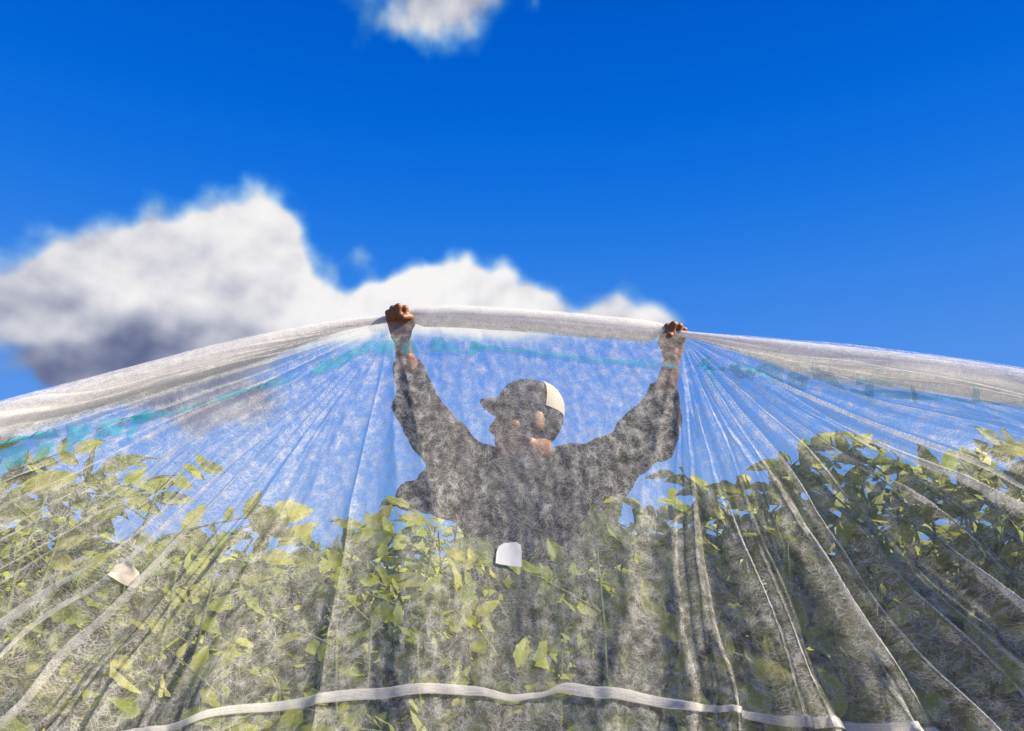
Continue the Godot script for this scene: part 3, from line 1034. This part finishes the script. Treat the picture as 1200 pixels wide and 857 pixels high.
func make_leaves() -> void:
	var r := RandomNumberGenerator.new()
	r.seed = 90
	var shapes := []
	for k in 8:
		var s := leaflet_arrays(r, 1.0, r.randf_range(0.46, 0.66))
		shapes.append(s)
		leaflet_meshes.append(array_mesh(s[0], s[1], s[2], s[3]))
	# a compound leaf: pairs of blades along a drooping stalk and one at its end
	for k in 10:
		var long := 1.0
		var places := []
		var droop := r.randf_range(0.15, 0.55)
		var sway := r.randf_range(-0.2, 0.2)
		var stalk := func(t: float) -> Vector3: return Vector3(sway * t * t, 0.18 * t - droop * t * t, -t * long)
		var points := []
		var radii := []
		for i in 8:
			points.append(stalk.call(i / 7.0))
			radii.append(lerpf(0.014, 0.006, i / 7.0))
		rachis_meshes.append(tube(points, radii, 5))
		var pairs := r.randi_range(2, 3)
		for j in pairs:
			var t := lerpf(0.36, 0.82, float(j) / maxf(1.0, pairs - 1.0)) + r.randf_range(-0.04, 0.04)
			for s in [-1.0, 1.0]:
				var size := r.randf_range(0.30, 0.40) * (1.0 if j > 0 else 0.9)
				var b := Basis(Vector3.UP, -s * r.randf_range(0.75, 1.25)) * Basis(Vector3.RIGHT, r.randf_range(-0.7, 0.15)) * Basis(Vector3.BACK, r.randf_range(-0.5, 0.5))
				places.append([r.randi() % 8, Transform3D(b.scaled(Vector3.ONE * size), stalk.call(t + r.randf_range(-0.03, 0.03)))])
		places.append([r.randi() % 8, Transform3D((Basis(Vector3.UP, r.randf_range(-0.2, 0.2)) * Basis(Vector3.RIGHT, r.randf_range(-0.8, -0.2))).scaled(Vector3.ONE * r.randf_range(0.38, 0.48)), stalk.call(1.0))])
		for j in 2:
			var s := 1.0 if j == 0 else -1.0
			places.append([r.randi() % 8, Transform3D((Basis(Vector3.UP, -s * 1.2) * Basis(Vector3.RIGHT, r.randf_range(-0.5, 0.3))).scaled(Vector3.ONE * r.randf_range(0.12, 0.18)), stalk.call(r.randf_range(0.45, 0.7)))])
		leaf_layouts.append(places)
		# the same leaf as one mesh, for plants farther off
		var v := PackedVector3Array()
		var n := PackedVector3Array()
		var u := PackedVector2Array()
		var idx := PackedInt32Array()
		for q in places:
			var s: Array = shapes[q[0]]
			var t: Transform3D = q[1]
			var first := v.size()
			var nb := t.basis.orthonormalized()
			for i in s[0].size():
				v.append(t * s[0][i])
				n.append(nb * s[1][i])
				u.append(s[2][i])
			for i in s[3]: idx.append(i + first)
		var ra := rachis_meshes[k].surface_get_arrays(0) as Array
		var first := v.size()
		v.append_array(ra[Mesh.ARRAY_VERTEX])
		n.append_array(ra[Mesh.ARRAY_NORMAL])
		u.append_array(ra[Mesh.ARRAY_TEX_UV])
		for i in ra[Mesh.ARRAY_INDEX]: idx.append(i + first)
		leaf_meshes.append(array_mesh(v, n, u, idx))
	var tones := [[0.30, 0.35, 0.022], [0.37, 0.40, 0.026], [0.22, 0.28, 0.022], [0.14, 0.19, 0.022], [0.42, 0.42, 0.036]]
	for t in tones:
		var m := StandardMaterial3D.new()
		var a: Color = lin(t[0] * 0.72, t[1] * 0.74, t[2] * 0.8)
		var b: Color = lin(t[0] * 1.2, t[1] * 1.18, t[2] * 1.2)
		m.albedo_texture = noise_tex(0.012, a, b, 5, 256, 40 + leaf_mats.size())
		m.roughness = 0.55
		m.metallic_specular = 0.4
		m.cull_mode = BaseMaterial3D.CULL_DISABLED
		m.backlight_enabled = true
		m.backlight = lin(0.7, 0.7, 0.32)
		leaf_mats.append(m)
	stem_mat = mat(lin(0.13, 0.17, 0.05), 0.7)
	# a star-shaped tomato flower
	var v := PackedVector3Array()
	var n := PackedVector3Array()
	var idx := PackedInt32Array()
	for k in 5:
		var a := TAU * k / 5
		var d := Vector3(cos(a), 0, sin(a))
		var e := Vector3(-sin(a), 0, cos(a))
		var first := v.size()
		for q in [Vector3(0, 0.1, 0), d * 0.45 + e * 0.2, d * 1.0 + Vector3(0, -0.2, 0), d * 0.45 - e * 0.2]:
			v.append(q)
			n.append((Vector3.UP + d * 0.3).normalized())
		idx.append_array(PackedInt32Array([first, first + 1, first + 2, first, first + 2, first + 3]))
	for k in 6:
		var a := TAU * k / 6
		v.append(Vector3(cos(a) * 0.14, 0.1, sin(a) * 0.14))
		n.append(Vector3(cos(a), 0, sin(a)))
	v.append(Vector3(0, 0.6, 0))
	n.append(Vector3.UP)
	for k in 6:
		idx.append_array(PackedInt32Array([20 + k, 20 + (k + 1) % 6, 26]))
	flower_mesh = array_mesh(v, n, PackedVector2Array(), idx)

func tomato_plant(label: String, group: String, at: Vector3, height: float, stems: int, split: bool, seed_: int, spread := 0.2, flowers := 0) -> void:
	var r := RandomNumberGenerator.new()
	r.seed = seed_
	var root := thing("tomato_plant", label, "tomato plant", at, group)
	var yellow := mat(lin(0.85, 0.48, 0.03), 0.6, lin(0.4, 0.3, 0.05))
	var turn := r.randf() * TAU
	for s in stems:
		var a := TAU * s / stems + r.randf_range(-0.4, 0.4)
		var top := Vector3(cos(a) * spread * r.randf_range(0.5, 1.1), height * r.randf_range(0.84, 1.0), sin(a) * spread * 0.55)
		if s == 0: top.y = height
		var mid := Vector3(top.x * 0.5 + r.randf_range(-0.04, 0.04), top.y * 0.5, top.z * 0.5 + r.randf_range(-0.04, 0.04))
		var points := []
		var radii := []
		for i in 9:
			var t := i / 8.0
			points.append(Vector3(cos(a) * 0.02, 0, sin(a) * 0.02) * (1 - t) * (1 - t) + mid * 2.0 * t * (1 - t) + top * t * t)
			radii.append(lerpf(0.009, 0.003, t))
		for i in 9:
			var lim := sheet_front_z(at.x + points[i].x, points[i].y) - at.z - 0.035
			points[i].z = minf(points[i].z, lim)
		part("stem", tube(points, radii, 6), stem_mat, root)
		var y := 0.26 + r.randf_range(0.0, 0.12)
		while y < top.y + 0.01:
			var t := clampf(y / top.y, 0.0, 1.0) * 8.0
			var i := mini(int(t), 7)
			var p: Vector3 = points[i].lerp(points[i + 1], t - i)
			turn += 2.4 + r.randf_range(-0.5, 0.5)
			var near_top := clampf((top.y - y) / 0.22, 0.0, 1.0)
			var size := r.randf_range(0.22, 0.36) * lerpf(0.5, 1.0, near_top)
			var rise := lerpf(0.95, 0.25, near_top) + r.randf_range(-0.2, 0.25)
			var d := Vector3(cos(turn), rise, sin(turn)).normalized()
			var room := sheet_front_z(at.x + p.x, at.y + p.y) - (at.z + p.z) - 0.045
			var reach := size * 1.35
			if d.z * reach > room:
				d.z = maxf(room, -0.02) / reach
				d.x = signf(d.x) * sqrt(maxf(0.05, 1.0 - d.y * d.y - d.z * d.z))
				d = d.normalized()
			var kind := r.randi() % leaf_meshes.size()
			var upn := (Vector3.UP + Vector3(r.randf_range(-0.2, 0.8), 0, r.randf_range(-0.2, 0.7))).normalized()
			if split and room < 0.2 and d.z > -0.35:
				upn = Vector3(r.randf_range(-0.1, 0.8), r.randf_range(0.2, 0.8), 1.0).normalized()   # lies along the cloth
			var zz := -d
			var xx := upn.cross(zz).normalized()
			var yy := zz.cross(xx)
			var bs := Basis(xx, yy, zz).scaled(Vector3.ONE * size)
			# a leaf that would stick through the cloth is bent back until it only touches it
			var box: AABB = leaf_meshes[kind].get_aabb()
			var over := 0.0
			for c in 8:
				var e := box.get_center() + (box.get_endpoint(c) - box.get_center()) * 0.82
				var g: Vector3 = at + p + bs * e
				over = maxf(over, g.z - (sheet_front_z(g.x, g.y) - 0.012))
			p.z -= over
			var tone: StandardMaterial3D = leaf_mats[[0, 0, 1, 1, 2, 2, 3, 4][r.randi() % 8]]
			if split and room < 0.16 and d.z > -0.3:
				var lf := part("leaf", rachis_meshes[kind], stem_mat, root)
				lf.transform = Transform3D(bs, p)
				for q in leaf_layouts[kind]:
					var b := part("leaflet", leaflet_meshes[q[0]], tone, lf)
					b.transform = q[1]
			else:
				part("leaf", leaf_meshes[kind], tone, root).transform = Transform3D(bs, p)
			y += r.randf_range(0.05, 0.085) * lerpf(0.7, 1.0, near_top)
	for k in flowers:
		var f := part("flower", flower_mesh, yellow, root)
		var p := Vector3(r.randf_range(-0.12, 0.12), height * r.randf_range(0.80, 0.97), 0.0)
		p.z = sheet_front_z(at.x + p.x, p.y) - at.z - 0.05
		f.transform = Transform3D(Basis.from_euler(Vector3(r.randf_range(0.9, 1.6), r.randf() * 3.0, 0)).scaled(Vector3.ONE * 0.019), p)

func build_plants() -> void:
	make_leaves()
	# the row pressed against the cover: [x, depth behind the cloth, height, stems, flowers]
	var front := [
		[-1.42, 0.16, 1.34, 6, 0], [-1.18, 0.15, 1.32, 6, 0], [-0.99, 0.14, 1.36, 4, 2], [-0.78, 0.17, 1.18, 6, 0], [-0.56, 0.17, 1.08, 6, 0], [-0.36, 0.15, 1.26, 6, 2], [-0.13, 0.17, 1.12, 6, 1],
		[0.06, 0.20, 1.02, 6, 1], [0.22, 0.15, 1.27, 4, 0], [0.42, 0.17, 1.16, 6, 0], [0.58, 0.15, 1.34, 6, 1], [0.76, 0.15, 1.42, 6, 0], [0.96, 0.15, 1.37, 6, 0], [1.16, 0.16, 1.35, 6, 0], [1.42, 0.16, 1.33, 6, 0],
	]
	var traits := ["tall tomato plant under the cover's low outer end, beyond the creamy patch", "bushy tomato plant close to the cover's sloping edge beside the flowering one", "tall tomato plant with yellow flowers near its tip under the printed letters",
		"shorter tomato plant behind the creamy patch on the cover", "low tomato plant in the dip between two taller ones, below the fan of white folds", "tomato plant with two yellow star flowers below the straight vertical fold", "tomato plant in front of the person's side under the loose jacket",
		"short tomato plant below the bright white patch, in front of the person", "slim tomato plant with one pale upright sprig beside the person's chest", "tomato plant below the raised elbow, behind dark vertical folds", "tomato plant behind the widest dark folds running from the fist", "tallest tomato plant, its dark pointed tip just under the printed letters",
		"broad tomato plant beside the tallest one, under the straight guide line", "leafy tomato plant behind the long bright crease of the cover", "tomato plant under the cover's far end past the long bright crease"]
	for i in front.size():
		var q: Array = front[i]
		var z: float = sheet_front_z(q[0], q[2] * 0.75) - q[1]
		tomato_plant(traits[i], "tomato plants pressed against the cover", Vector3(q[0], 0, z), q[2], q[3], true, 300 + i, 0.17, q[4])
	var r := RandomNumberGenerator.new()
	r.seed = 12
	for i in 13:
		var x := -2.1 + i * 0.345 + r.randf_range(-0.06, 0.06)
		var h := r.randf_range(1.12, 1.28) + 0.14 * smoothstep(0.3, 1.0, x) + (-0.14 if x > -1.2 and x < -0.45 else 0.0)
		tomato_plant("tomato plant in the row just behind the person's back", "tomato plants in the second row", Vector3(x, 0, -2.86 + r.randf_range(-0.08, 0.08)), h + 0.08, 6, false, 500 + i, 0.22)
	for row in 3:
		for i in 11 + row * 2:
			var x := (i - (10 + row * 2) / 2.0) * 0.55 + r.randf_range(-0.1, 0.1)
			tomato_plant("tomato plant far back, seen only through gaps between nearer plants", "tomato plants in the far rows", Vector3(x * (1.0 + 0.2 * row), 0, -3.7 - row * 0.95), r.randf_range(1.16, 1.30), 5, false, 700 + row * 40 + i, 0.26)

# ---------------------------------------------------------------- scene

func _ready() -> void:
	var cam := Camera3D.new()
	cam.name = "camera"
	add_child(cam)
	cam.position = Vector3(0, 1.15, 0)
	cam.rotation_degrees = Vector3(15, 0, 0)
	cam.fov = 50.0
	cam.near = 0.05
	cam.far = 2000.0
	var env := Environment.new()
	env.background_mode = Environment.BG_SKY
	var sky := Sky.new()
	var pano := PanoramaSkyMaterial.new()
	pano.panorama = make_sky()
	sky.sky_material = pano
	env.sky = sky
	env.tonemap_mode = Environment.TONE_MAPPER_LINEAR
	env.tonemap_exposure = 2.1
	env.background_energy_multiplier = 0.476
	env.sdfgi_enabled = true
	env.ssao_enabled = true
	env.ssil_enabled = true
	var we := WorldEnvironment.new()
	we.name = "environment"
	we.environment = env
	add_child(we)
	var sun := DirectionalLight3D.new()
	sun.name = "sun"
	add_child(sun)
	sun.look_at_from_position(Vector3(0.70, 0.66, 0.09) * 20.0, Vector3.ZERO)
	sun.light_energy = 1.6
	sun.light_angular_distance = 0.5
	sun.light_color = Color(1.0, 0.95, 0.85)
	sun.shadow_enabled = true
	print("sky done ", Time.get_ticks_msec())

	# ground: bare soil to the horizon
	var soil := StandardMaterial3D.new()
	soil.albedo_texture = noise_tex(0.02, lin(0.05, 0.034, 0.022), lin(0.15, 0.105, 0.07), 6, 512, 3)
	soil.uv1_triplanar = true
	soil.uv1_world_triplanar = true
	soil.uv1_scale = Vector3.ONE * 0.7
	soil.heightmap_enabled = false
	soil.roughness = 1.0
	var gm := PlaneMesh.new()
	gm.size = Vector2(1600, 1600)
	var ground := MeshInstance3D.new()
	ground.name = "ground"
	ground.mesh = gm
	ground.material_override = soil
	add_child(ground)
	ground.set_meta("kind", "structure")
	ground.set_meta("label", "bare brown soil of the vegetable field")

	build_cover()
	print("cover done ", Time.get_ticks_msec())
	build_person()
	print("person done ", Time.get_ticks_msec())
	build_plants()
	print("plants done ", Time.get_ticks_msec())
